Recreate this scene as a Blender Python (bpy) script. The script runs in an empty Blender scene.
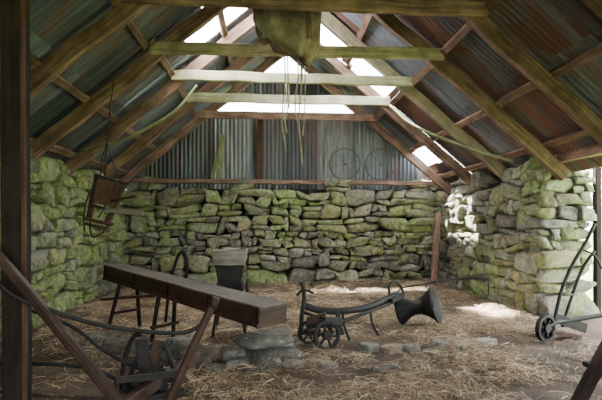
import bpy, math, random
import numpy as np
from mathutils import Vector, Matrix, noise
random.seed(7); rng=np.random.default_rng(7)

# ---------------------------------------------------------------- materials
def new_mat(name):
    m=bpy.data.materials.new(name); m.use_nodes=True
    nt=m.node_tree; b=nt.nodes['Principled BSDF']
    return m,nt,b
def N(nt,t,**kw):
    n=nt.nodes.new(t)
    for k,v in kw.items(): setattr(n,k,v)
    return n
def ramp(nt,stops,interp='LINEAR'):
    r=N(nt,'ShaderNodeValToRGB'); cr=r.color_ramp; cr.interpolation=interp
    while len(cr.elements)<len(stops): cr.elements.new(0.5)
    for e,(p,c) in zip(cr.elements,stops):
        e.position=p; e.color=(*c,1) if len(c)==3 else c
    return r
def noise_node(nt,vec,scale,detail=5,rough=.6,dist=0):
    n=N(nt,'ShaderNodeTexNoise'); n.inputs['Scale'].default_value=scale
    n.inputs['Detail'].default_value=detail; n.inputs['Roughness'].default_value=rough
    n.inputs['Distortion'].default_value=dist
    if vec is not None: nt.links.new(vec,n.inputs['Vector'])
    return n
def mix(nt,fac,a,b,blend='MIX'):
    m=N(nt,'ShaderNodeMix',data_type='RGBA',blend_type=blend)
    for sock,v in ((m.inputs[0],fac),(m.inputs[6],a),(m.inputs[7],b)):
        if hasattr(v,'is_output'): nt.links.new(v,sock)
        elif isinstance(v,(int,float)): sock.default_value=v
        else: sock.default_value=(*v,1)
    return m.outputs[2]
def mapping(nt,vec,scale):
    m=N(nt,'ShaderNodeMapping'); m.inputs['Scale'].default_value=scale
    nt.links.new(vec,m.inputs['Vector']); return m.outputs[0]
def bump(nt,b,h,strength,dist=.02):
    n=N(nt,'ShaderNodeBump'); n.inputs['Strength'].default_value=strength
    n.inputs['Distance'].default_value=dist
    nt.links.new(h,n.inputs['Height']); nt.links.new(n.outputs[0],b.inputs['Normal'])
def setv(b,name,v):
    b.inputs[name].default_value=v

def wood_mat(name,dark,light,green=0.0,rough=.85):
    m,nt,b=new_mat(name)
    at=N(nt,'ShaderNodeAttribute',attribute_name='grain')
    geo=N(nt,'ShaderNodeNewGeometry')
    v=mapping(nt,at.outputs['Vector'],(1.6,28,28))
    n1=noise_node(nt,v,1.0,6,.65,.6)
    r=ramp(nt,[(.3,dark),(.68,light)]); nt.links.new(n1.outputs[0],r.inputs[0])
    n2=noise_node(nt,at.outputs['Vector'],3.0,4,.6)
    r2=ramp(nt,[(.35,(.36,.35,.34)),(.7,(1.1,1.08,1.06))]); nt.links.new(n2.outputs[0],r2.inputs[0])
    c=mix(nt,.85,r.outputs[0],r2.outputs[0],'MULTIPLY')
    r3=ramp(nt,[(0,(.58,.56,.54)),(1,(1.25,1.22,1.18))]); nt.links.new(geo.outputs['Random Per Island'],r3.inputs[0])
    c=mix(nt,.8,c,r3.outputs[0],'MULTIPLY')
    if green>0:
        n3=noise_node(nt,at.outputs['Vector'],1.7,5,.65)
        r4=ramp(nt,[(.45,(0,0,0)),(.65,(green,green,green))]); nt.links.new(n3.outputs[0],r4.inputs[0])
        c=mix(nt,r4.outputs[0],c,(.27,.29,.16))
    nt.links.new(c,b.inputs['Base Color']); setv(b,'Roughness',rough); setv(b,'Specular IOR Level',.25)
    bump(nt,b,n1.outputs[0],.6,.008)
    return m
W_RAFTER=wood_mat('rafter_wood',(.085,.050,.040),(.35,.225,.18),0)
W_LIT=wood_mat('lit_collar_wood',(.42,.42,.30),(.84,.83,.64),.25)  # strong roof light on two collars, painted in as a paler wood
W_MID=wood_mat('weathered_rafter_wood',(.20,.17,.13),(.52,.45,.35),.3)
W_DARK=wood_mat('dark_wood',(.011,.007,.006),(.036,.022,.018),0)
W_TOOL=wood_mat('tool_wood',(.022,.012,.009),(.09,.048,.034),0,.5)
W_GREY=wood_mat('grey_board',(.06,.052,.047),(.26,.23,.205),0,.4)
W_PGREY=wood_mat('pale_hopper_board',(.20,.19,.17),(.46,.44,.40),0,.5)
W_GREEN=wood_mat('mossy_plank',(.11,.12,.065),(.30,.32,.19),.7)
W_RED=wood_mat('red_wood',(.035,.016,.012),(.14,.07,.048),0)

def iron_mat(name,c1,c2,rough=.65,metal=.3):
    m,nt,b=new_mat(name)
    at=N(nt,'ShaderNodeAttribute',attribute_name='grain')
    n1=noise_node(nt,at.outputs['Vector'],14,6,.65)
    r=ramp(nt,[(.38,c1),(.68,c2)]); nt.links.new(n1.outputs[0],r.inputs[0])
    nt.links.new(r.outputs[0],b.inputs['Base Color']); setv(b,'Roughness',rough); setv(b,'Metallic',metal)
    bump(nt,b,n1.outputs[0],.3,.004); return m
IRON=iron_mat('old_iron',(.005,.005,.005),(.022,.017,.015))
RUST=iron_mat('rusty_iron',(.022,.011,.008),(.075,.036,.023),.8,.2)
IRON_WORN=iron_mat('worn_iron',(.025,.022,.02),(.09,.08,.072),.45,.7)
HOOP=iron_mat('hoop_iron',(.045,.047,.048),(.10,.10,.098),.8,.2)

def roof_mat(name,a,bb,rustamt,rl=.5):
    m,nt,b=new_mat(name)
    at=N(nt,'ShaderNodeAttribute',attribute_name='grain'); geo=N(nt,'ShaderNodeNewGeometry')
    v=mapping(nt,at.outputs['Vector'],(.8,9,9))
    n1=noise_node(nt,v,1.0,6,.65)
    r=ramp(nt,[(.3,a),(.7,bb)]); nt.links.new(n1.outputs[0],r.inputs[0])
    rr=ramp(nt,[(0,(.36,.37,.42)),(.5,(.85,.86,.9)),(1,(1.6,1.58,1.56))]); nt.links.new(geo.outputs['Random Per Island'],rr.inputs[0])
    c=mix(nt,1.0,r.outputs[0],rr.outputs[0],'MULTIPLY')
    n2=noise_node(nt,mapping(nt,at.outputs['Vector'],(.5,1.6,1.6)),1.3,6,.7,.4)
    r2=ramp(nt,[(rl,(0,0,0)),(rl+.13,(rustamt,rustamt,rustamt))]); nt.links.new(n2.outputs[0],r2.inputs[0])
    c=mix(nt,r2.outputs[0],c,(.125,.052,.038))
    nt.links.new(c,b.inputs['Base Color']); setv(b,'Roughness',.55); setv(b,'Metallic',.3)
    bump(nt,b,n1.outputs[0],.2,.004); return m
ROOF=roof_mat('corrugated_iron_roofing',(.035,.041,.052),(.14,.158,.195),.8,.51)
ROOF_R=roof_mat('rusty_corrugated_iron_roofing',(.045,.048,.056),(.165,.17,.19),.95,.44)
GABLE=roof_mat('galvanised_gable_iron',(.05,.056,.062),(.19,.21,.23),.4)
m,nt,b=new_mat('sun_diffusing_sheet'); nt.nodes.remove(b)  # translucent sheet added over roof holes to soften the sun coming through
tb=N(nt,'ShaderNodeBsdfTranslucent'); tb.inputs[0].default_value=(.92,.94,.93,1); nt.links.new(tb.outputs[0],nt.nodes['Material Output'].inputs[0]); DIFFUSER=m

def stone_mat(nm,moss,lo):
    m,nt,b=new_mat(nm)
    tc=N(nt,'ShaderNodeTexCoord'); geo=N(nt,'ShaderNodeNewGeometry'); P=tc.outputs['Object']
    r=ramp(nt,[(0,(.12,.11,.09)),(.25,(.30,.285,.245)),(.45,(.15,.12,.10)),(.6,(.40,.39,.34)),(.75,(.33,.23,.18)),(.88,(.21,.21,.18)),(1,(.54,.52,.46))])
    nt.links.new(geo.outputs['Random Per Island'],r.inputs[0])
    n1=noise_node(nt,P,9,8,.77); r1=ramp(nt,[(.34,(.25,.25,.25)),(.68,(1.5,1.5,1.5))]); nt.links.new(n1.outputs[0],r1.inputs[0])
    c=mix(nt,1,r.outputs[0],r1.outputs[0],'MULTIPLY')
    n2=noise_node(nt,P,.9,3,.6); n3=noise_node(nt,P,6,6,.7)
    ad=N(nt,'ShaderNodeMath',operation='ADD'); nt.links.new(n2.outputs[0],ad.inputs[0]); nt.links.new(n3.outputs[0],ad.inputs[1])
    ri=N(nt,'ShaderNodeMath',operation='MULTIPLY_ADD'); nt.links.new(geo.outputs['Random Per Island'],ri.inputs[0]); ri.inputs[1].default_value=.22; nt.links.new(ad.outputs[0],ri.inputs[2])
    mr=N(nt,'ShaderNodeMapRange'); nt.links.new(ri.outputs[0],mr.inputs[0]); mr.inputs[1].default_value=lo; mr.inputs[2].default_value=lo+.28; mr.inputs[4].default_value=moss
    ng=noise_node(nt,P,14,4,.6); rg=ramp(nt,[(.35,(.09,.125,.025)),(.65,(.32,.40,.12))]); nt.links.new(ng.outputs[0],rg.inputs[0])
    c=mix(nt,mr.outputs[0],c,rg.outputs[0])
    n4=noise_node(nt,P,20,4,.55); r4=ramp(nt,[(.61,(0,0,0)),(.68,(.65,.65,.65))]); nt.links.new(n4.outputs[0],r4.inputs[0])
    c=mix(nt,r4.outputs[0],c,(.50,.51,.44))
    nt.links.new(c,b.inputs['Base Color']); setv(b,'Roughness',.92)
    bump(nt,b,n1.outputs[0],1.0,.07); return m
STONE=stone_mat('mossy_rubble_stone',.8,.98)
STONE_L=stone_mat('green_algae_rubble_stone',.85,.88)
STONE_F=stone_mat('floor_stone',.2,1.08)
def plain(name,c,rough=.9):
    m,nt,b=new_mat(name); tc=N(nt,'ShaderNodeTexCoord')
    n=noise_node(nt,tc.outputs['Object'],8,6,.65)
    r=ramp(nt,[(.3,tuple(x*.5 for x in c)),(.7,tuple(x*1.3 for x in c))]); nt.links.new(n.outputs[0],r.inputs[0])
    nt.links.new(r.outputs[0],b.inputs['Base Color']); setv(b,'Roughness',rough); bump(nt,b,n.outputs[0],.5,.02); return m
WALL_CORE=plain('dark_wall_core',(.008,.007,.006))  # backing slab, near-black so the gaps between stones look deep and shaded
SACK=plain('sackcloth',(.27,.21,.17))
LEATHER=plain('old_leather',(.035,.02,.014))
ROPE=plain('hemp_rope',(.30,.27,.20))
GRASS=plain('outside_grass',(.12,.17,.05))
def floor_mat():
    m,nt,b=new_mat('straw_strewn_earth'); tc=N(nt,'ShaderNodeTexCoord'); P=tc.outputs['Object']
    n1=noise_node(nt,P,60,6,.75); n2=noise_node(nt,P,1.6,5,.6)
    r=ramp(nt,[(.3,(.033,.023,.016)),(.7,(.21,.148,.095))]); nt.links.new(n1.outputs[0],r.inputs[0])
    r2=ramp(nt,[(.3,(.40,.38,.35)),(.65,(1.1,1.08,1.0))]); nt.links.new(n2.outputs[0],r2.inputs[0])
    c=mix(nt,1,r.outputs[0],r2.outputs[0],'MULTIPLY')
    nt.links.new(c,b.inputs['Base Color']); setv(b,'Roughness',.95); bump(nt,b,n1.outputs[0],.8,.03); return m
FLOOR=floor_mat()
def straw_mat():
    m,nt,b=new_mat('straw'); geo=N(nt,'ShaderNodeNewGeometry')
    r=ramp(nt,[(0,(.08,.048,.028)),(.42,(.27,.18,.105)),(.78,(.50,.37,.225)),(1,(.85,.71,.48))])
    nt.links.new(geo.outputs['Random Per Island'],r.inputs[0]); nt.links.new(r.outputs[0],b.inputs['Base Color'])
    setv(b,'Roughness',.6); return m
STRAW=straw_mat()

# ---------------------------------------------------------------- mesh builder
class MB:
    def __init__(s,name): s.name=name; s.v=[]; s.f=[]; s.g=[]; s.mi=[]; s.sm=[]; s.mats=[]
    def m(s,mat):
        if mat not in s.mats: s.mats.append(mat)
        return s.mats.index(mat)
    def add(s,vs,gs,fs,mat,smooth=False):
        o=len(s.v); s.v+= [tuple(v) for v in vs]; s.g+=[tuple(g) for g in gs]
        mi=s.m(mat)
        for f in fs: s.f.append(tuple(i+o for i in f)); s.mi.append(mi); s.sm.append(smooth)
    def beam(s,p0,p1,w,h,mat,up=(0,0,1),jit=.004,bev=.12,w1=None,h1=None,segs=None,sag=0):
        p0=Vector(p0);p1=Vector(p1);d=p1-p0;L=d.length;d.normalize();up=Vector(up)
        if abs(d.dot(up))>.98: up=Vector((0,1,0)) if abs(d.y)<.9 else Vector((1,0,0))
        a=d.cross(up).normalized(); b=a.cross(d).normalized()
        w1=w if w1 is None else w1; h1=h if h1 is None else h1
        n=segs or max(2,int(L/.35)+1); off=random.uniform(0,50)
        vs=[];gs=[];fs=[]
        for i in range(n+1):
            t=i/n; W=(w+(w1-w)*t)/2; H=(h+(h1-h)*t)/2; c=bev*min(W,H)*2
            ctr=p0+d*(L*t)+a*random.uniform(-jit,jit)+b*(random.uniform(-jit,jit)-sag*4*t*(1-t))
            for (x,y) in ((W-c,-H),(W,-H+c),(W,H-c),(W-c,H),(-W+c,H),(-W,H-c),(-W,-H+c),(-W+c,-H)):
                vs.append(ctr+a*x+b*y); gs.append((L*t+off,x+off,y))
        for i in range(n):
            for k in range(8): fs.append((i*8+k,i*8+(k+1)%8,(i+1)*8+(k+1)%8,(i+1)*8+k))
        fs.append(tuple(range(7,-1,-1))); fs.append(tuple(n*8+k for k in range(8)))
        s.add(vs,gs,fs,mat); return s
    def tube(s,pts,r,mat,seg=10,smooth_path=True,flat=1.0):
        pts=[Vector(p) for p in pts]; rs=r if isinstance(r,(list,tuple)) else [r]*len(pts)
        P=[];R=[]
        if smooth_path and len(pts)>2:
            for i in range(len(pts)-1):
                a=pts[max(i-1,0)];b=pts[i];c=pts[i+1];d=pts[min(i+2,len(pts)-1)]
                for k in range(6):
                    t=k/6; P.append(.5*((2*b)+(c-a)*t+(2*a-5*b+4*c-d)*t*t+(3*b-a-3*c+d)*t**3)); R.append(rs[i]+(rs[i+1]-rs[i])*t)
            P.append(pts[-1]);R.append(rs[-1])
        else: P=pts;R=list(rs)
        off=random.uniform(0,50); vs=[];gs=[];fs=[];L=0
        prev=None
        for i,p in enumerate(P):
            d=(P[min(i+1,len(P)-1)]-P[max(i-1,0)]).normalized()
            if i: L+=(p-P[i-1]).length
            if prev is None:
                u=Vector((0,0,1)) if abs(d.z)<.9 else Vector((0,1,0)); a=d.cross(u).normalized()
            else: a=(prev-d*prev.dot(d)).normalized()
            prev=a;b=a.cross(d)
            for k in range(seg):
                th=2*math.pi*k/seg; x=math.cos(th)*R[i];y=math.sin(th)*R[i]*flat
                vs.append(p+a*x+b*y); gs.append((L+off,x,y))
        n=len(P)
        for i in range(n-1):
            for k in range(seg): fs.append((i*seg+k,i*seg+(k+1)%seg,(i+1)*seg+(k+1)%seg,(i+1)*seg+k))
        fs.append(tuple(range(seg-1,-1,-1))); fs.append(tuple((n-1)*seg+k for k in range(seg)))
        s.add(vs,gs,fs,mat,True); return s
    def lathe(s,c,axis,prof,mat,seg=28,smooth=True,close=False):
        c=Vector(c);d=Vector(axis).normalized(); u=Vector((0,0,1)) if abs(d.z)<.9 else Vector((1,0,0))
        a=d.cross(u).normalized();b=a.cross(d);vs=[];gs=[];fs=[];n=len(prof)
        for (t,r) in prof:
            for k in range(seg):
                th=2*math.pi*k/seg; q=d*t+a*math.cos(th)*r+b*math.sin(th)*r; vs.append(c+q); gs.append(tuple(c+q))
        rng_=n if close else n-1
        for i in range(rng_):
            j=(i+1)%n
            for k in range(seg): fs.append((i*seg+k,i*seg+(k+1)%seg,j*seg+(k+1)%seg,j*seg+k))
        s.add(vs,gs,fs,mat,smooth); return s
    def wheel(s,c,axis,r,width,mat,spokes=6,rim=.02,hub=.04,spr=.009,hubmat=None,teeth=0):
        w=width/2
        s.lathe(c,axis,[(-w,r-rim),(-w,r),(w,r),(w,r-rim)],mat,36,False,True)
        s.lathe(c,axis,[(-w*1.5,.001),(-w*1.5,hub),(w*1.5,hub),(w*1.5,.001)],hubmat or mat,16,False)
        c=Vector(c);d=Vector(axis).normalized();u=Vector((0,0,1)) if abs(d.z)<.9 else Vector((1,0,0))
        a=d.cross(u).normalized();b=a.cross(d)
        for k in range(spokes):
            th=2*math.pi*k/spokes+.2; q=a*math.cos(th)+b*math.sin(th)
            s.tube([c+q*hub*.8,c+q*(r-rim*.6)],spr,mat,8,False)
        for k in range(teeth):
            th=2*math.pi*k/teeth; q=a*math.cos(th)+b*math.sin(th)
            s.beam(c+q*(r-.004),c+q*(r+.014),width,.012,mat,up=d,jit=0,segs=1)
        return s
    def build(s):
        me=bpy.data.meshes.new(s.name); me.from_pydata(s.v,[],s.f)
        for m in s.mats: me.materials.append(m)
        me.polygons.foreach_set('material_index',s.mi); me.polygons.foreach_set('use_smooth',s.sm)
        at=me.attributes.new('grain','FLOAT_VECTOR','POINT'); at.data.foreach_set('vector',np.array(s.g,dtype=np.float32).ravel())
        me.update(); o=bpy.data.objects.new(s.name,me); bpy.context.collection.objects.link(o); return o

# ---------------------------------------------------------------- layout constants (metres)
XL,XR,YB=-3.03,3.94,10.4       # inner wall faces
XC=.46; ZR=5.1; SL=.833        # ridge position, slope
YF=-1.6
def zroof(x): return ZR-SL*abs(x-XC)

# stone template
def tmpl(n=6):
    idx={};V=[];F=[]
    def vid(p):
        k=tuple(round(x*1000) for x in p)
        if k not in idx: idx[k]=len(V);V.append(p)
        return idx[k]
    for ax in range(3):
        for sg in(-1,1):
            for i in range(n):
                for j in range(n):
                    q=[]
                    for (a,b) in((i,j),(i+1,j),(i+1,j+1),(i,j+1)):
                        p=[0,0,0];p[ax]=sg;p[(ax+1)%3]=-1+2*a/n;p[(ax+2)%3]=-1+2*b/n;q.append(vid(tuple(p)))
                    F.append(q if sg>0 else q[::-1])
    return np.array(V),np.array(F)
TV,TF=tmpl()
TVe=np.sign(TV)*np.abs(TV)**.8
nrm=TV/np.linalg.norm(TV,axis=1,keepdims=True)
def stone_unit(round_=.3,cj=.17,na=1.0):
    base=TVe*(1-round_)+nrm*round_*1.15
    cor=rng.uniform(-cj,cj,(8,3)); t=(TV+1)/2; w=np.zeros_like(TV)
    for c in range(8):
        bx,by,bz=c&1,(c>>1)&1,(c>>2)&1
        k=(t[:,0] if bx else 1-t[:,0])*(t[:,1] if by else 1-t[:,1])*(t[:,2] if bz else 1-t[:,2])
        w+=k[:,None]*cor[c]
    p=base+w
    for f,a in((2.3,.05),(5,.035),(9.,.03)):
        ph=rng.uniform(0,6.3,3); k=rng.normal(size=(3,3)); k/=np.linalg.norm(k,axis=1,keepdims=True)
        sn=np.sin(p@k.T*f+ph).sum(axis=1); p=p+nrm*(sn*a*na)[:,None]
    return p
def stone_shape(sx,sy,sz,round_=.35): return stone_unit(round_,.22)*np.array([sx,sy,sz])
def mesh_np(name,V,F,mats,smooth=True):
    me=bpy.data.meshes.new(name); me.vertices.add(len(V)); me.vertices.foreach_set('co',V.astype(np.float32).ravel())
    k=F.shape[1]; me.loops.add(F.size); me.loops.foreach_set('vertex_index',F.astype(np.int32).ravel())
    me.polygons.add(len(F)); me.polygons.foreach_set('loop_start',np.arange(0,F.size,k,dtype=np.int32))
    me.polygons.foreach_set('loop_total',np.full(len(F),k,dtype=np.int32))
    me.update(calc_edges=True); me.polygons.foreach_set('use_smooth',np.full(len(F),smooth))
    for m in mats: me.materials.append(m)
    o=bpy.data.objects.new(name,me); bpy.context.collection.objects.link(o); return o
def course_stones(o,u,n,length,hfn,wide=1.0):
    o=np.array(o,float);u=np.array(u,float);n=np.array(n,float); Vs=[]
    def curve(base):
        fr=rng.uniform(.8,4.5,3); ph=rng.uniform(0,6.3,3); am=rng.uniform(.013,.036,3)
        return lambda x:base+(am[0]*np.sin(fr[0]*x+ph[0])+am[1]*np.sin(fr[1]*x+ph[1])+am[2]*np.sin(2.4*fr[2]*x+ph[2]))*min(1,base/.2)
    def put(x0,x1,lo,hi,f0,f1):
        p=stone_unit(rng.uniform(.2,.52),.24); W=x1-x0; xc=(x0+x1)/2
        sh=rng.uniform(-.22,.22)*(hi(xc)-lo(xc)); rt=rng.uniform(-.09,.09)
        U=xc+p[:,0]*W/2*.95+p[:,2]*sh
        a,b=lo(U),hi(U); t=f0+(f1-f0)*(p[:,2]*.94+1)/2
        Z=a+(b-a)*t+p[:,0]*W/2*rt; Yd=p[:,1]*.19+rng.uniform(-.06,.04)-.11
        Vs.append(o+U[:,None]*u+Yd[:,None]*n+Z[:,None]*np.array([0,0,1.]))
    lo=lambda x:x*0-.05
    zb=0.0; top=max(hfn(x) for x in np.linspace(0,length,40))
    while zb<top-.03:
        h=rng.choice([.13,.19,.26,.32,.38],p=[.12,.26,.28,.2,.14]); zb+=h; hi=curve(zb)
        x=0.0
        while x<length-1e-3:
            w=h*rng.uniform(.8,2.4)*wide; w=min(max(w,.14),.72)
            if rng.random()<.14: w=rng.uniform(.09,.17)
            if length-(x+w)<.14: w=length-x
            if zb-h*.45<hfn(x+w/2):
                if h>.17 and w>.2 and rng.random()<(.28 if h<.25 else .6):
                    s=rng.uniform(.3,.7); k=rng.random()
                    if k<.38: put(x,x+w,lo,hi,0,s); put(x,x+w,lo,hi,s,1)
                    elif k<.62:
                        q=x+w*rng.uniform(.35,.65); put(x,x+w,lo,hi,0,s); put(x,q,lo,hi,s,1); put(q,x+w,lo,hi,s,1)
                    elif k<.85:
                        q=x+w*rng.uniform(.35,.65); put(x,x+w,lo,hi,s,1); put(x,q,lo,hi,0,s); put(q,x+w,lo,hi,0,s)
                    else:
                        q=x+w*rng.uniform(.4,.6); s2=rng.uniform(.3,.7); put(x,q,lo,hi,0,s); put(x,q,lo,hi,s,1); put(q,x+w,lo,hi,0,s2); put(q,x+w,lo,hi,s2,1)
                else: put(x,x+w,lo,hi,0,1)
            x+=w
        lo=hi
    return Vs
def stone_object(name,parts,core,mat=None):
    Vs=[]; 
    for p in parts: Vs+=p
    V=np.concatenate(Vs); nS=len(Vs); F=np.concatenate([TF+k*len(TV) for k in range(nS)])
    cv=[];cf=[]
    for (x0,x1,y0,y1,z0,z1) in core:
        o=len(V)+len(cv)
        cv+=[(x0,y0,z0),(x1,y0,z0),(x1,y1,z0),(x0,y1,z0),(x0,y0,z1),(x1,y0,z1),(x1,y1,z1),(x0,y1,z1)]
        cf+=[(o,o+3,o+2,o+1),(o+4,o+5,o+6,o+7),(o,o+1,o+5,o+4),(o+1,o+2,o+6,o+5),(o+2,o+3,o+7,o+6),(o+3,o,o+4,o+7)]
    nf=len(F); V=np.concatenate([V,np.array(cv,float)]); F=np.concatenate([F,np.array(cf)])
    ob=mesh_np(name,V,F,[mat or STONE,WALL_CORE])
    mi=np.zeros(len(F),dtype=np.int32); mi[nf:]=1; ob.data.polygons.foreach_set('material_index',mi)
    return ob
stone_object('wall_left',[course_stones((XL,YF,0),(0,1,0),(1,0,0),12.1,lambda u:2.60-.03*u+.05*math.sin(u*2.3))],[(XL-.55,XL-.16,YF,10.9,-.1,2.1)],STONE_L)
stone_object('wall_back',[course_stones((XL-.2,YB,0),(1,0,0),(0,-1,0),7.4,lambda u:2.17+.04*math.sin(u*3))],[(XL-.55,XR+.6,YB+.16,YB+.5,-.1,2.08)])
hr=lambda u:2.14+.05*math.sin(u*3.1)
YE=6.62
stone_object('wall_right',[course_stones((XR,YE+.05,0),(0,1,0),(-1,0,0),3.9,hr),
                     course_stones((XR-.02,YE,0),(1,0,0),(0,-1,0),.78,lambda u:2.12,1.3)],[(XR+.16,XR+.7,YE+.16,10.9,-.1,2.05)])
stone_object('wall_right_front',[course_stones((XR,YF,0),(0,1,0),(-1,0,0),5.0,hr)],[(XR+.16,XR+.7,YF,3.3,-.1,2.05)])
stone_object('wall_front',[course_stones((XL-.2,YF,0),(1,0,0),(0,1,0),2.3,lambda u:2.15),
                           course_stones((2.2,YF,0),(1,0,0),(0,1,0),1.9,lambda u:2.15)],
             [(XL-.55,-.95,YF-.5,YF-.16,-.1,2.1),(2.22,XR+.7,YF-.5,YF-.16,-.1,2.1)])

# floor
def gz(x,y):
    return .035*noise.noise(Vector((x*.9,y*.9,0)))+.025*noise.noise(Vector((x*2.7,y*2.7,5)))+.10*max(0,min(1,(y-9.2)/1.2))*max(0,min(1,(x+.5)/2))
nx,ny=110,160
gx=np.linspace(XL-.4,XR+.9,nx);gy=np.linspace(YF-.4,YB+.4,ny)
V=np.array([(x,y,gz(x,y)) for y in gy for x in gx])
F=np.array([(j*nx+i,j*nx+i+1,(j+1)*nx+i+1,(j+1)*nx+i) for j in range(ny-1) for i in range(nx-1)])
mesh_np('floor',V,F,[FLOOR])
V=np.array([(-60,-60,-.15),(60,-60,-.15),(60,60,-.15),(-60,60,-.15)],float)
mesh_np('grass_field',V,np.array([(0,1,2,3)]),[GRASS],False)

# loose straw
NS=115000
Y=2.6+7.55*rng.random(NS)**1.2; X=XL+.25+(XR-XL-.5)*rng.random(NS)
dens=np.array([noise.noise(Vector((x*1.3,y*1.3,9)))+.6*noise.noise(Vector((x*4,y*4,3))) for x,y in zip(X,Y)])
keep=(rng.random(NS)<np.clip(.50+dens*1.9,.03,1))&(rng.random(NS)<np.clip((X+2.4-(4.6-Y)*.9)/1.5,.12,1))
X=X[keep];Y=Y[keep];n=len(X)
Z=np.array([gz(x,y) for x,y in zip(X,Y)])+.006+.045*rng.random(n)**2*np.clip(1+2*dens[keep],.3,2)
th=rng.uniform(0,2*np.pi,n); L=rng.uniform(.025,.10,n); tl=rng.normal(0,.15,n)
dv=np.stack([np.cos(th),np.sin(th),tl],1); pr=np.stack([-np.sin(th),np.cos(th),rng.uniform(-.8,.8,n)],1)*rng.uniform(.0013,.0028,n)[:,None]
C=np.stack([X,Y,Z],1); bend=np.stack([np.zeros(n),np.zeros(n),rng.uniform(.0,.02,n)],1)
a=C-dv*L[:,None];b=C+bend;c=C+dv*L[:,None]+np.stack([rng.normal(0,.015,n),rng.normal(0,.015,n),np.zeros(n)],1)
V=np.stack([a-pr,a+pr,b-pr,b+pr,c-pr,c+pr],1).reshape(-1,3)
V[:,2]=np.maximum(V[:,2],.0-.02)
k=np.arange(n)[:,None]*6
F=np.concatenate([k+np.array([0,2,3,1]),k+np.array([2,4,5,3])])
mesh_np('loose_straw',V,F,[STRAW],False)

# ---------------------------------------------------------------- roof
roof=MB('ceiling_corrugated_roof')
def sheet(sgn,a0,a1,y0,y1,lift,mat=None):
    pitch=.085; nw=max(3,int((y1-y0)/pitch*6)); rows=4
    nv=Vector((sgn*SL,0,1)).normalized(); off=random.uniform(0,60); vs=[];gs=[];fs=[]
    tw=random.uniform(-.02,.02)
    for r in range(rows+1):
        a=a0+(a1-a0)*r/rows
        for i in range(nw+1):
            y=y0+(y1-y0)*i/nw; w=.013*math.sin(2*math.pi*y/pitch)
            p=Vector((XC+sgn*a,y,ZR-SL*a+.15+lift+tw*(i/nw-.5)))+nv*w
            vs.append(p); gs.append((a*1.3+off,y+off,0))
    m=nw+1
    for r in range(rows):
        for i in range(nw): fs.append((r*m+i,r*m+i+1,(r+1)*m+i+1,(r+1)*m+i))
    roof.add(vs,gs,fs,mat or (ROOF_R if ((sgn>0 and a0>1.2 and random.random()<.6) or random.random()<.12) else ROOF),True)
for kcol in range(-2,14):
    y0=-.5+.8*kcol; y1=y0+.83
    for sgn in(-1,1):
        segs=[(0,1.35),(1.30,2.65),(2.60,3.85)]
        if sgn<0 and kcol==9: segs=[(0,.25),(1.6,2.7),(2.6,3.85)]; sheet(-1,.2,1.65,y0,y1,.02,DIFFUSER)
        if sgn<0 and kcol==8:
            sheet(-1,.6,1.3,y0,y0+.45,.01); sheet(-1,.6,1.3,y0+.4,y1,.02,DIFFUSER); segs=[(0,.6),(1.3,2.65),(2.6,3.85)]
        if sgn>0 and kcol==10: segs=[(0,1.17),(1.84,2.75),(2.7,3.85)]; sheet(1,1.12,1.9,y0,y0+.38,.01)
        if sgn>0 and kcol==11: segs=[(0,.5),(.98,1.12),(1.84,2.75),(2.7,3.85)]; sheet(1,.45,1.0,y0,y1,.02,DIFFUSER)
        if sgn>0 and kcol in(12,13): segs=[(0,1.35),(1.3,2.75),(3.18,3.85)]
        for i,(a0,a1) in enumerate(segs): sheet(sgn,a0,a1,y0,y1,random.uniform(0,.012)+.012*(i%2)+.012*(kcol%2))
roof.build()

def gable_piece(gab,yg,x0,x1,zb,zt):
    pitch=.09; n=max(6,int((x1-x0)/pitch*6)); vs=[];gs=[];fs=[];off=random.uniform(0,60)
    for r in range(2):
        for i in range(n+1):
            x=x0+(x1-x0)*i/n; top=min(zt,zroof(x)+.1); z=zb if r==0 else max(zb,top)
            vs.append((x,yg+.014*math.sin(2*math.pi*x/pitch),z)); gs.append((z+off,x+off,0))
    for i in range(n): fs.append((i,i+1,n+2+i,n+1+i))
    gab.add(vs,gs,fs,GABLE,True)
gab=MB('wall_back_gable_cladding'); gf=MB('wall_front_gable_cladding')
x=XL-.3
while x<XR+.4:
    x1=min(x+.75,XR+.4)
    gable_piece(gab,10.62,x,x1+.03,2.0,3.80)
    gable_piece(gab,10.62,x,x1+.03,4.05,4.62)
    gable_piece(gf,YF-.1,x,x1+.03,2.4,5.3)
    x=x1
gab.build(); gf.build()

def truss(name,y,collar_mat,cz=3.6,rm=W_RAFTER,rw=.1,rh=.17,cw=.06,chh=.15,rm2=None):
    t=MB(name)
    for sgn,xe in((-1,XL-.18),(1,XR+.2)):
        t.beam((xe,y+random.uniform(-.04,.04),zroof(xe)-.05),(XC+sgn*.02,y,ZR-.05),rw,rh,(rm2 if (rm2 and sgn>0) else rm),jit=.012,bev=.1)
    h=(ZR-cz)/SL
    t.beam((XC-h-.1,y-.09,cz+random.uniform(-.03,.03)),(XC+h+.1,y-.09,cz),cw,chh,collar_mat,jit=.008)
    return t.build()
truss('roof_truss',10.25,W_RAFTER,3.6)
truss('roof_truss',8.95,W_LIT,3.62,chh=.16)
truss('roof_truss',7.65,W_LIT,3.6,rm2=W_MID)
truss('roof_truss',6.35,W_MID,3.58)
truss('roof_truss',5.05,W_RAFTER,3.6,cw=.09,chh=.15)
truss('roof_truss',3.75,W_RAFTER)
truss('roof_truss',2.4,W_RAFTER)
truss('roof_truss',1.1,W_RAFTER)
truss('roof_truss',-.2,W_RAFTER)
pl=MB('roof_purlins')
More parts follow.
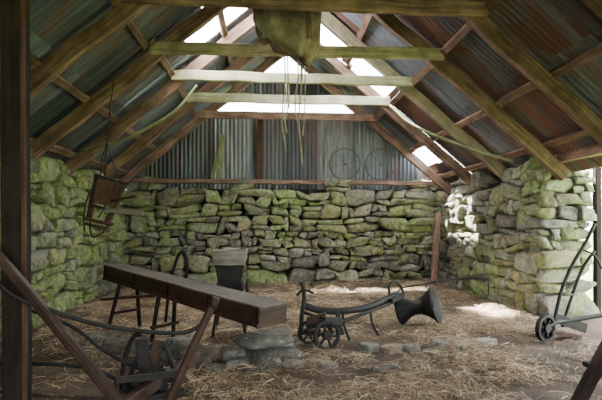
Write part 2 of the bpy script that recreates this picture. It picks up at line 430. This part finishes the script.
for sgn in(-1,1):
    for a in(.35,1.1,1.9,2.7,3.4):
        y=-1.6
        while y<10.6:
            y1=min(y+random.choice([2.6,3.9]),10.6)
            a2=a+random.uniform(-.06,.06)
            pl.beam((XC+sgn*a2,y,ZR-SL*a2+.085),(XC+sgn*(a2+random.uniform(-.03,.03)),y1,ZR-SL*a2+.085),.10,.05,W_RAFTER,up=(sgn*SL,0,1),jit=.005); y=y1
pl.beam((XC,-1.6,ZR+.0),(XC,10.6,ZR+.0),.05,.16,W_RAFTER)
pl.build()
wp=MB('wall_plate')
wp.beam((XL-.1,YB-.02,2.24),(XR+.1,YB-.02,2.22),.12,.09,W_RAFTER,jit=.01); wp.build()
wp=MB('door_lintel_beam')
wp.beam((XR+.3,3.0,2.24),(XR+.3,7.4,2.24),.4,.14,W_RAFTER)
wp.beam((XR+.45,3.3,2.12),(XR+.45,6.6,2.12),.1,.12,W_RAFTER); wp.build()
dp=MB('door_frame_post'); dp.beam((XR+.85,6.6,-.15),(XR+.85,6.6,2.2),.09,.09,W_DARK); dp.build()

for nm,ps in(('bent_pole',[(-2.75,7.5,2.42),(-2.3,7.4,2.52),(-1.85,7.35,2.70),(-1.35,7.35,3.02),(-1.05,7.5,3.45)]),
             ('bent_pole',[(3.75,7.0,2.27),(3.3,7.25,2.45),(2.85,7.55,2.70),(2.45,7.95,3.02),(2.2,8.3,3.4)])):
    b=MB(nm); b.tube(ps,[.022,.024,.024,.022,.02],W_GREEN); b.build()

g=MB('gable_stud'); g.beam((-.12,10.5,2.27),(-.1,10.5,3.6),.13,.06,W_RED,up=(0,1,0)); g.build()
g=MB('leaning_plank'); g.beam((-.98,10.38,2.28),(-.93,10.5,3.25),.12,.04,W_GREEN,up=(0,1,0)); g.build()
g=MB('leaning_plank'); g.beam((-1.12,10.36,2.28),(-1.0,10.5,3.0),.08,.03,W_GREEN,up=(0,1,0)); g.build()
for wx in(1.75,2.55):
    w=MB('iron_hoop_wheel'); w.wheel((wx,10.46,2.64),(0,1,.15),.35,.03,HOOP,6,.024,.03,.004); w.build()

c=MB('leaning_timber'); c.beam((3.42,9.55,.0),(3.66,9.95,1.55),.12,.07,W_RAFTER,up=(0,1,0)); c.build()

p=MB('timber_post'); p.beam((-1.53,3.1,-.02),(-1.55,3.1,3.5),.13,.13,W_DARK,up=(0,1,0),jit=.003)
p.beam((-1.45,3.03,-.02),(-1.47,3.03,3.5),.02,.03,W_RED,up=(0,1,0),jit=.002); p.build()

# hanging folded sacking
s=MB('hanging_sack_bundle')
vs=[];gs=[];fs=[];nn=72;rr=34
for r in range(rr+1):
    t=r/rr; z=4.85-1.52*t; w=.22+.14*min(1,t*2)
    if t>.85: w*=1-.28*((t-.85)/.15)**1.5
    for k in range(nn):
        th=2*math.pi*k/nn; c_,s_=math.cos(th),math.sin(th)
        ex=math.copysign(abs(c_)**.55,c_); ey=math.copysign(abs(s_)**.7,s_)
        f=1+.10*math.sin(th*9+t*1.5)+.07*math.sin(th*15-t*2)+.04*math.sin(th*4+t*7)
        q=Vector((.27+w*f*ex,5.62+w*.5*f*ey,z-.12*ex*t*t+.03*math.sin(th*6)*t))
        vs.append(q);gs.append(tuple(q))
for r in range(rr):
    for k in range(nn): fs.append((r*nn+k,r*nn+(k+1)%nn,(r+1)*nn+(k+1)%nn,(r+1)*nn+k))
fs.append(tuple(rr*nn+k for k in range(nn)))
s.add(vs,gs,fs,SACK,True)
s.tube([(.3,5.62,4.8),(.4,5.62,4.95),(.46,5.62,5.02)],.03,ROPE)
s.beam((.0,5.42,3.40),(.05,5.42,4.9),.07,.03,W_PGREY,up=(0,1,0))
s.beam((.50,5.42,3.42),(.42,5.42,4.9),.06,.03,W_RAFTER,up=(0,1,0))
s.build()
for (x,y,z0,z1) in((.25,6.2,3.55,2.25),(.42,6.22,3.55,2.55),(.33,7.55,3.6,2.75),(.47,6.2,3.9,2.05)):
    r=MB('hanging_twine'); r.tube([(x,y,z0),(x+.01,y,(z0*2+z1)/3),(x-.03,y,(z0+2*z1)/3),(x+.02,y+.01,z1)],.009,ROPE,6)
    r.tube([(x+.04,y,z0),(x+.05,y,(z0+z1)/2),(x+.02,y,z1+.4)],.008,ROPE,6); r.build()

# ---------------------------------------------------------------- implements
sb=MB('grass_seed_barrow')
A=Vector((-1.89,6.17,.71));B=Vector((.06,4.34,.485)); d=(B-A).normalized(); side=d.cross(Vector((0,0,1))).normalized(); up=side.cross(d).normalized()
def off(p,a,b,c): return p+d*a+side*b+up*c
hw0,hw1,hh=.10,.165,.088
for sg in(-1,1):
    sb.beam(off(A,0,sg*hw0,0),off(B,0,sg*hw1,0),.022,2*hh,W_TOOL,up=up,jit=.002,bev=.05)
    sb.beam(off(A,-.02,sg*(hw0+.02),-hh+.02),off(B,.02,sg*(hw1+.02),-hh+.02),.022,.03,W_TOOL,up=up,jit=.002)
for t in(.0,.25,.5,.75,1.0):
    pp=A+(B-A)*t; ww=hw0+(hw1-hw0)*t+.022
    for sg in(-1,1): sb.beam(pp+side*sg*ww-up*hh,pp+side*sg*ww+up*hh,.025,.012,W_DARK,up=side,jit=0)
sb.beam(off(A,0,0,-hh+.01),off(B,0,0,-hh+.01),2*hw0,.02,W_TOOL,up=up,jit=0,bev=.05,w1=2*hw1)
sb.beam(off(A,-.005,-hw0-.012,0),off(A,-.005,hw0+.012,0),.025,2*hh,W_TOOL,up=up,jit=0)
sb.beam(off(B,.005,-hw1-.012,0),off(B,.005,hw1+.012,0),.025,2*hh+.01,W_TOOL,up=up,jit=0)
sb.beam(off(A,-.01,0,hh+.008),off(B,.02,0,hh+.008),2*hw0+.05,.014,W_GREY,up=up,jit=.001,bev=.05,w1=2*hw1+.05)
for t,w_ in((.13,.22),(.42,.14)):
    q=A+(B-A)*t
    for sg in(-1,1):
        f=q+side*sg*w_; sb.beam(q+side*sg*.1,(f.x-.06,f.y,.0),.042,.035,W_DARK)
    sb.beam(q+side*-.18+Vector((-.03,0,-.42)),q+side*.18+Vector((-.03,0,-.42)),.03,.03,W_DARK)
q=A+(B-A)*.1
sb.beam(q+Vector((-.25,-.1,-.28)),q+Vector((.5,-.25,-.2)),.05,.03,W_TOOL)
sb.tube([q+Vector((.45,.15,-.6)),q+Vector((.52,.1,-.1)),q+Vector((.62,.05,.22)),q+Vector((.70,.02,.28)),q+Vector((.74,.0,.1)),q+Vector((.70,.0,-.25))],.018,IRON)
sb.build()

tcx,tcy=-.41,5.75
t=MB('turnip_cutter')
def frustum(mb,c,w0,d0,z0,w1,d1,z1,mat,th=.02):
    cx,cy=c
    C0=[Vector((cx+a*w0/2,cy+b*d0/2,z0)) for a,b in((-1,-1),(1,-1),(1,1),(-1,1))]
    C1=[Vector((cx+a*w1/2,cy+b*d1/2,z1)) for a,b in((-1,-1),(1,-1),(1,1),(-1,1))]
    vs=[]
    for Cc in(C0,C1):
        for p in Cc: vs.append(p)
    for Cc in(C0,C1):
        for p in Cc:
            q=Vector((p.x-(p.x-cx)/abs(p.x-cx)*th,p.y-(p.y-cy)/abs(p.y-cy)*th,p.z)); vs.append(q)
    fs=[]
    for k in range(4):
        j=(k+1)%4; fs+=[(k,j,4+j,4+k),(8+j,8+k,12+k,12+j),(4+k,4+j,12+j,12+k),(j,k,8+k,8+j)]
    mb.add(vs,[tuple(v) for v in vs],fs,mat)
frustum(t,(tcx,tcy),.34,.30,.82,.41,.40,1.0,W_PGREY)
frustum(t,(tcx,tcy),.22,.22,.52,.34,.30,.83,IRON)
t.beam((tcx-.17,tcy-.16,.825),(tcx+.17,tcy-.16,.825),.03,.02,W_DARK)
t.lathe((tcx-.12,tcy,.48),(1,0,0),[(0,.001),(0,.12),(.24,.12),(.24,.001)],IRON)
for sx in(-1,1):
    for sy in(-1,1):
        t.tube([(tcx+sx*.13,tcy+sy*.12,.62),(tcx+sx*.14,tcy+sy*.14,.35),(tcx+sx*.19,tcy+sy*.2,.0)],.018,IRON)
    t.beam((tcx+sx*.14,tcy-.15,.55),(tcx+sx*.14,tcy+.15,.55),.03,.04,IRON)
t.wheel((tcx+.2,tcy,.5),(1,0,0),.17,.02,IRON,5,.015,.03,.009)
t.tube([(tcx-.12,tcy,.5),(tcx-.25,tcy,.5),(tcx-.25,tcy,.34),(tcx-.34,tcy,.34)],.012,IRON,8,False)
t.beam((tcx-.1,tcy-.17,.5),(tcx+.1,tcy-.26,.36),.16,.015,RUST,up=(0,0,1)); t.build()

# hanging seed fiddle : tilted open wooden frame with partial panel, bow and trailing straps
h=MB('hanging_seed_fiddle'); hx,hy=-1.80,5.6
h.tube([(hx-.02,hy+.02,1.86),(hx-.01,hy+.1,2.4),(hx,hy+.3,3.08)],.008,IRON,6)
h.tube([(hx+.17,hy,1.76),(hx+.07,hy+.02,2.02),(hx-.01,hy+.06,2.25)],.007,IRON,6)
h.tube([(hx-.06,hy,1.86),(hx-.05,hy+.02,2.05),(hx-.01,hy+.06,2.25)],.007,IRON,6)
R=Matrix.Rotation(math.radians(16),3,'Y')@Matrix.Rotation(math.radians(28),3,'Z')
c0=Vector((hx-.02,hy,1.58))
def T(x,y,z): return c0+R@Vector((x,y,z))
upv=R@Vector((0,1,0)); upx=R@Vector((1,0,0))
h.beam(T(-.10,-.08,-.25),T(-.15,-.08,.27),.035,.03,W_RED,up=upv)
h.beam(T(.10,-.08,-.25),T(.15,-.08,.25),.035,.03,W_RED,up=upv)
h.beam(T(-.10,.09,-.25),T(-.15,.09,.25),.03,.03,W_TOOL,up=upv)
h.beam(T(.10,.09,-.25),T(.15,.09,.25),.03,.03,W_TOOL,up=upv)
h.beam(T(0,-.075,-.05),T(0,-.075,.23),.27,.014,W_RED,up=upv)
h.beam(T(-.125,0,-.12),T(-.14,0,.24),.16,.014,W_TOOL,up=upx)
h.beam(T(.125,0,-.05),T(.14,0,.24),.16,.014,W_TOOL,up=upx)
h.beam(T(-.18,-.1,.25),T(.18,-.1,.25),.03,.045,W_DARK,up=upv)
h.beam(T(-.16,-.1,-.08),T(.16,-.1,-.08),.03,.035,W_DARK,up=upv)
h.beam(T(-.15,0,-.25),T(.15,0,-.25),.2,.03,W_RED)
h.beam(T(.02,-.1,-.10),(hx+.46,hy-.14,1.43),.04,.05,W_PGREY)
h.beam(T(.05,-.1,.02),(hx+.36,hy-.12,1.62),.03,.03,W_TOOL)
h.lathe(T(0,-.02,-.30),R@Vector((0,0,1)),[(-.01,.001),(-.01,.13),(.005,.13),(.005,.001)],RUST,20)
h.tube([T(-.1,-.08,-.2),T(-.08,-.1,-.32),T(-.02,-.1,-.42),T(.06,-.1,-.36),T(.1,-.08,-.24)],.010,LEATHER)
h.tube([T(-.14,-.09,.2),T(-.19,-.12,0),T(-.17,-.1,-.22),T(-.12,-.1,-.38)],.009,LEATHER)
h.tube([T(.12,-.1,.22),T(.03,-.15,.05),T(-.03,-.14,-.2)],.008,LEATHER)
h.build()

k=MB('turnip_drill')
k.wheel((.645,4.98,.15),(.35,-1,.1),.15,.04,IRON,6,.028,.05,.014)
k.wheel((.48,5.2,.135),(.35,-1,.1),.13,.04,IRON,6,.028,.045,.012)
k.tube([(.42,5.25,.13),(.7,4.93,.155)],.016,IRON_WORN,8,False)
k.tube([(.40,5.16,.12),(.39,5.15,.3),(.42,5.15,.5),(.41,5.15,.66)],.022,IRON)
k.lathe((.41,5.15,.66),(0,0,1),[(-.03,.001),(-.02,.03),(.01,.035),(.03,.02),(.035,.001)],IRON_WORN,14)
k.tube([(.34,5.15,.54),(.41,5.15,.6),(.52,5.12,.57)],.014,IRON)
k.tube([(.40,5.17,.44),(.6,5.2,.37),(.88,5.26,.35),(1.2,5.42,.37),(1.57,5.72,.45)],.026,IRON,flat=1.5)
k.tube([(.46,5.1,.22),(.72,5.08,.24),(1.1,5.3,.31),(1.55,5.68,.38)],.022,IRON)
k.tube([(.41,5.16,.36),(.58,5.1,.30),(.72,5.05,.16)],.018,IRON)
k.beam((.60,5.02,.30),(.80,5.14,.26),.10,.08,IRON)
k.beam((.46,5.14,.26),(.66,5.1,.32),.07,.10,RUST)
k.beam((.78,5.22,.36),(.84,5.2,.10),.05,.03,IRON,up=(0,1,0))
k.tube([(.86,5.26,.34),(.87,5.24,.2),(.93,5.22,.03)],.015,IRON)
k.tube([(1.2,5.42,.37),(1.22,5.42,.2),(1.30,5.44,.03)],.014,IRON)
k.tube([(1.5,5.66,.42),(1.48,5.65,.56),(1.56,5.7,.62),(1.66,5.78,.55),(1.75,5.95,.42)],.016,IRON)
k.beam((1.46,5.6,.40),(1.66,5.8,.44),.12,.05,IRON)
ax=Vector((.42,-.24,.12)).normalized(); RC=(1.74,6.06,.21)
k.lathe(RC,ax,[(-.02,.001),(-.02,.185),(.0,.195),(.03,.175),(.09,.13),(.17,.095),(.25,.10),(.33,.135),(.40,.19),(.445,.245),(.46,.25),(.45,.235),(.39,.16),(.33,.105),(.24,.06),(.23,.001)],IRON,40)
k.lathe(RC,ax,[(-.06,.001),(-.06,.03),(.44,.03),(.44,.001)],IRON_WORN,12)
k.tube([(1.57,5.72,.43),(1.62,5.95,.35),(1.70,6.06,.22)],.022,IRON)
k.tube([(1.57,5.72,.45),(1.75,6.0,.5),(2.0,6.05,.53),(2.39,6.03,.60),(2.87,6.0,.64)],.011,IRON,8)
k.tube([(2.87,6.0,.645),(2.88,6.0,.5),(2.87,6.0,.38)],.008,IRON,6)
k.build()

q=MB('horse_plough')
q.beam((-1.62,2.90,1.22),(-.86,3.0,.19),.05,.075,W_TOOL,up=(0,1,0),bev=.3,w1=.065,h1=.08)
q.tube([(-1.78,2.88,1.18),(-1.60,2.9,1.03),(-1.45,2.9,.89),(-1.22,2.97,.77),(-.94,3.06,.665),(-.57,3.16,.60),(-.41,3.19,.65),(-.35,3.2,.74)],.014,IRON)
q.beam((-.35,3.2,.76),(-.70,3.22,.0),.05,.06,W_TOOL,up=(0,1,0),bev=.3,w1=.06,h1=.07)
q.tube([(-.345,3.2,.75),(-.32,3.19,.82)],.026,W_TOOL,12,False)
q.beam((-.86,3.0,.2),(-.55,3.95,.24),.06,.08,W_TOOL)
q.beam((-.92,3.05,.34),(-.55,3.22,.32),.03,.04,IRON)
q.beam((-.84,3.35,.52),(-.80,3.34,.04),.08,.03,IRON,up=(0,1,0))
q.beam((-.74,3.4,.50),(-.86,3.38,.02),.06,.03,RUST,up=(0,1,0))
q.beam((-.98,3.4,.36),(-.62,3.42,.40),.03,.04,IRON)
q.beam((-1.0,3.3,.10),(-.55,3.35,.16),.04,.04,IRON)
q.beam((-1.05,3.45,.22),(-.6,3.5,.20),.04,.05,RUST)
q.tube([(-.95,3.4,.05),(-.93,3.4,.25),(-.84,3.4,.42),(-.7,3.4,.46),(-.64,3.42,.3)],.018,IRON)
q.tube([(-1.02,3.5,.03),(-1.0,3.48,.3),(-.93,3.45,.50),(-.86,3.42,.54)],.016,IRON)
q.wheel((-.70,3.42,.40),(.3,-1,0),.08,.03,IRON,5,.025,.03,.012,teeth=14)
q.wheel((-.78,3.36,.22),(.3,-1,0),.11,.03,IRON,6,.03,.03,.012,teeth=20)
q.wheel((-.94,3.45,.13),(.3,-1,0),.12,.03,RUST,6,.02,.03,.01)
q.tube([(-1.75,3.4,.78),(-1.35,3.45,.60),(-1.15,3.5,.42),(-.95,3.5,.30),(-.7,3.5,.22)],.013,IRON)
q.tube([(-1.95,3.4,.36),(-1.3,3.5,.30),(-.95,3.55,.12)],.014,IRON)
q.tube([(-1.9,3.3,.22),(-1.4,3.35,.14),(-.95,3.35,.12)],.012,RUST)
q.build()

r=MB('potato_plough')
r.wheel((3.12,5.13,.15),(.45,-1,0),.15,.05,IRON,6,.03,.05,.014)
r.lathe((3.13,5.15,.15),(.45,-1,0),[(-.02,.001),(-.02,.13),(-.005,.13),(-.005,.001)],IRON,28,False)
r.tube([(3.12,5.13,.15),(3.3,5.2,.2),(3.5,5.28,.2),(3.95,5.3,.26)],.026,IRON)
r.tube([(3.26,5.2,.18),(3.36,5.22,.55),(3.50,5.22,.86),(3.66,5.22,1.12),(3.76,5.22,1.32)],.02,IRON)
r.tube([(3.42,5.3,.12),(3.52,5.3,.42),(3.66,5.3,.78),(3.80,5.28,1.0)],.018,IRON)
r.tube([(3.6,5.22,1.02),(3.72,5.18,.96),(3.82,5.18,.80)],.012,IRON)
r.beam((3.2,5.22,.10),(3.6,5.3,.02),.14,.04,RUST)
r.tube([(3.36,5.22,.5),(3.56,5.28,.5)],.01,IRON,8,False)
r.beam((3.3,5.24,.24),(3.72,5.32,.10),.04,.11,IRON)
r.build()

tr=MB('timber_trestle')
tr.beam((1.86,2.88,.0),(2.5,2.86,1.15),.07,.07,W_DARK,up=(0,1,0)); tr.beam((2.9,2.9,.0),(2.36,2.9,1.15),.07,.07,W_DARK,up=(0,1,0))
tr.beam((2.43,2.4,1.08),(2.43,3.2,1.08),.08,.08,W_DARK); tr.beam((2.06,2.94,.4),(2.7,2.94,.4),.03,.07,W_DARK,up=(0,1,0))
tr.build()

def rock_group(name,rocks):
    Vs=[]
    for (x,y,sx,sy,sz,rot) in rocks:
        p=stone_shape(sx,sy,sz,.35); ca,sa=math.cos(rot),math.sin(rot)
        X=p[:,0]*ca-p[:,1]*sa+x; Y=p[:,0]*sa+p[:,1]*ca+y; Z=p[:,2]+sz*.6
        Vs.append(np.stack([X,Y,Z],1))
    V=np.concatenate(Vs);F=np.concatenate([TF+i*len(TV) for i in range(len(Vs))]); return mesh_np(name,V,F,[STONE_F])
rock_group('stone_slab_pile',[(.08,4.55,.25,.22,.09,.2),(.16,4.5,.2,.16,.06,-.1),(-.14,4.68,.14,.12,.09,.8),(.02,4.75,.2,.15,.13,.3)])
o=rock_group('stone_slab',[(.02,4.62,.27,.2,.045,.5)]); o.location.z=.19
rock_group('loose_stone_row',[(-.30,4.7,.13,.1,.07,.2),(-.52,4.75,.12,.1,.065,1.),(-.74,4.85,.13,.1,.05,.4),(-.95,4.9,.12,.1,.05,.1),(-1.2,5.0,.14,.1,.05,.5),(-.62,4.5,.1,.08,.04,.1),(-.25,4.45,.1,.08,.04,.1),(-1.5,5.1,.16,.12,.07,.4),(-1.75,5.4,.16,.12,.07,.4),(-.9,5.3,.12,.1,.05,.4),(-.1,4.2,.09,.07,.03,.4),(-.45,4.3,.11,.08,.035,1.4)])
rock_group('scattered_stones',[(1.08,4.9,.10,.07,.05,.2),(1.3,4.85,.12,.08,.04,.6),(1.5,4.85,.1,.07,.04,.1),(1.05,4.2,.1,.08,.03,.4),(1.85,5.0,.12,.08,.04,.9),(1.65,4.7,.08,.06,.03,.9),(2.05,4.9,.08,.06,.03,.9),(.85,5.6,.1,.08,.03,.4),(.55,4.35,.09,.07,.03,.4),(2.4,5.1,.12,.08,.03,.2)])

# ---------------------------------------------------------------- light & camera
w=bpy.data.worlds.new('overcast_sky'); bpy.context.scene.world=w; w.use_nodes=True
bg=w.node_tree.nodes['Background']; bg.inputs[0].default_value=(.93,.97,1,1); bg.inputs[1].default_value=15
sd=bpy.data.lights.new('sun','SUN'); sd.energy=190; sd.angle=.04; sd.color=(1,.97,.90)
so=bpy.data.objects.new('sun',sd); bpy.context.collection.objects.link(so)
so.rotation_euler=Vector((1.5,-1.55,-4.3)).to_track_quat('-Z','Y').to_euler()
cd=bpy.data.cameras.new('camera'); co=bpy.data.objects.new('camera',cd); bpy.context.collection.objects.link(co)
cd.sensor_width=36; cd.lens=480/602*36; cd.shift_y=25/602
co.location=(0,0,1.3); co.rotation_euler=(math.radians(90),0,-.075)
bpy.context.scene.camera=co
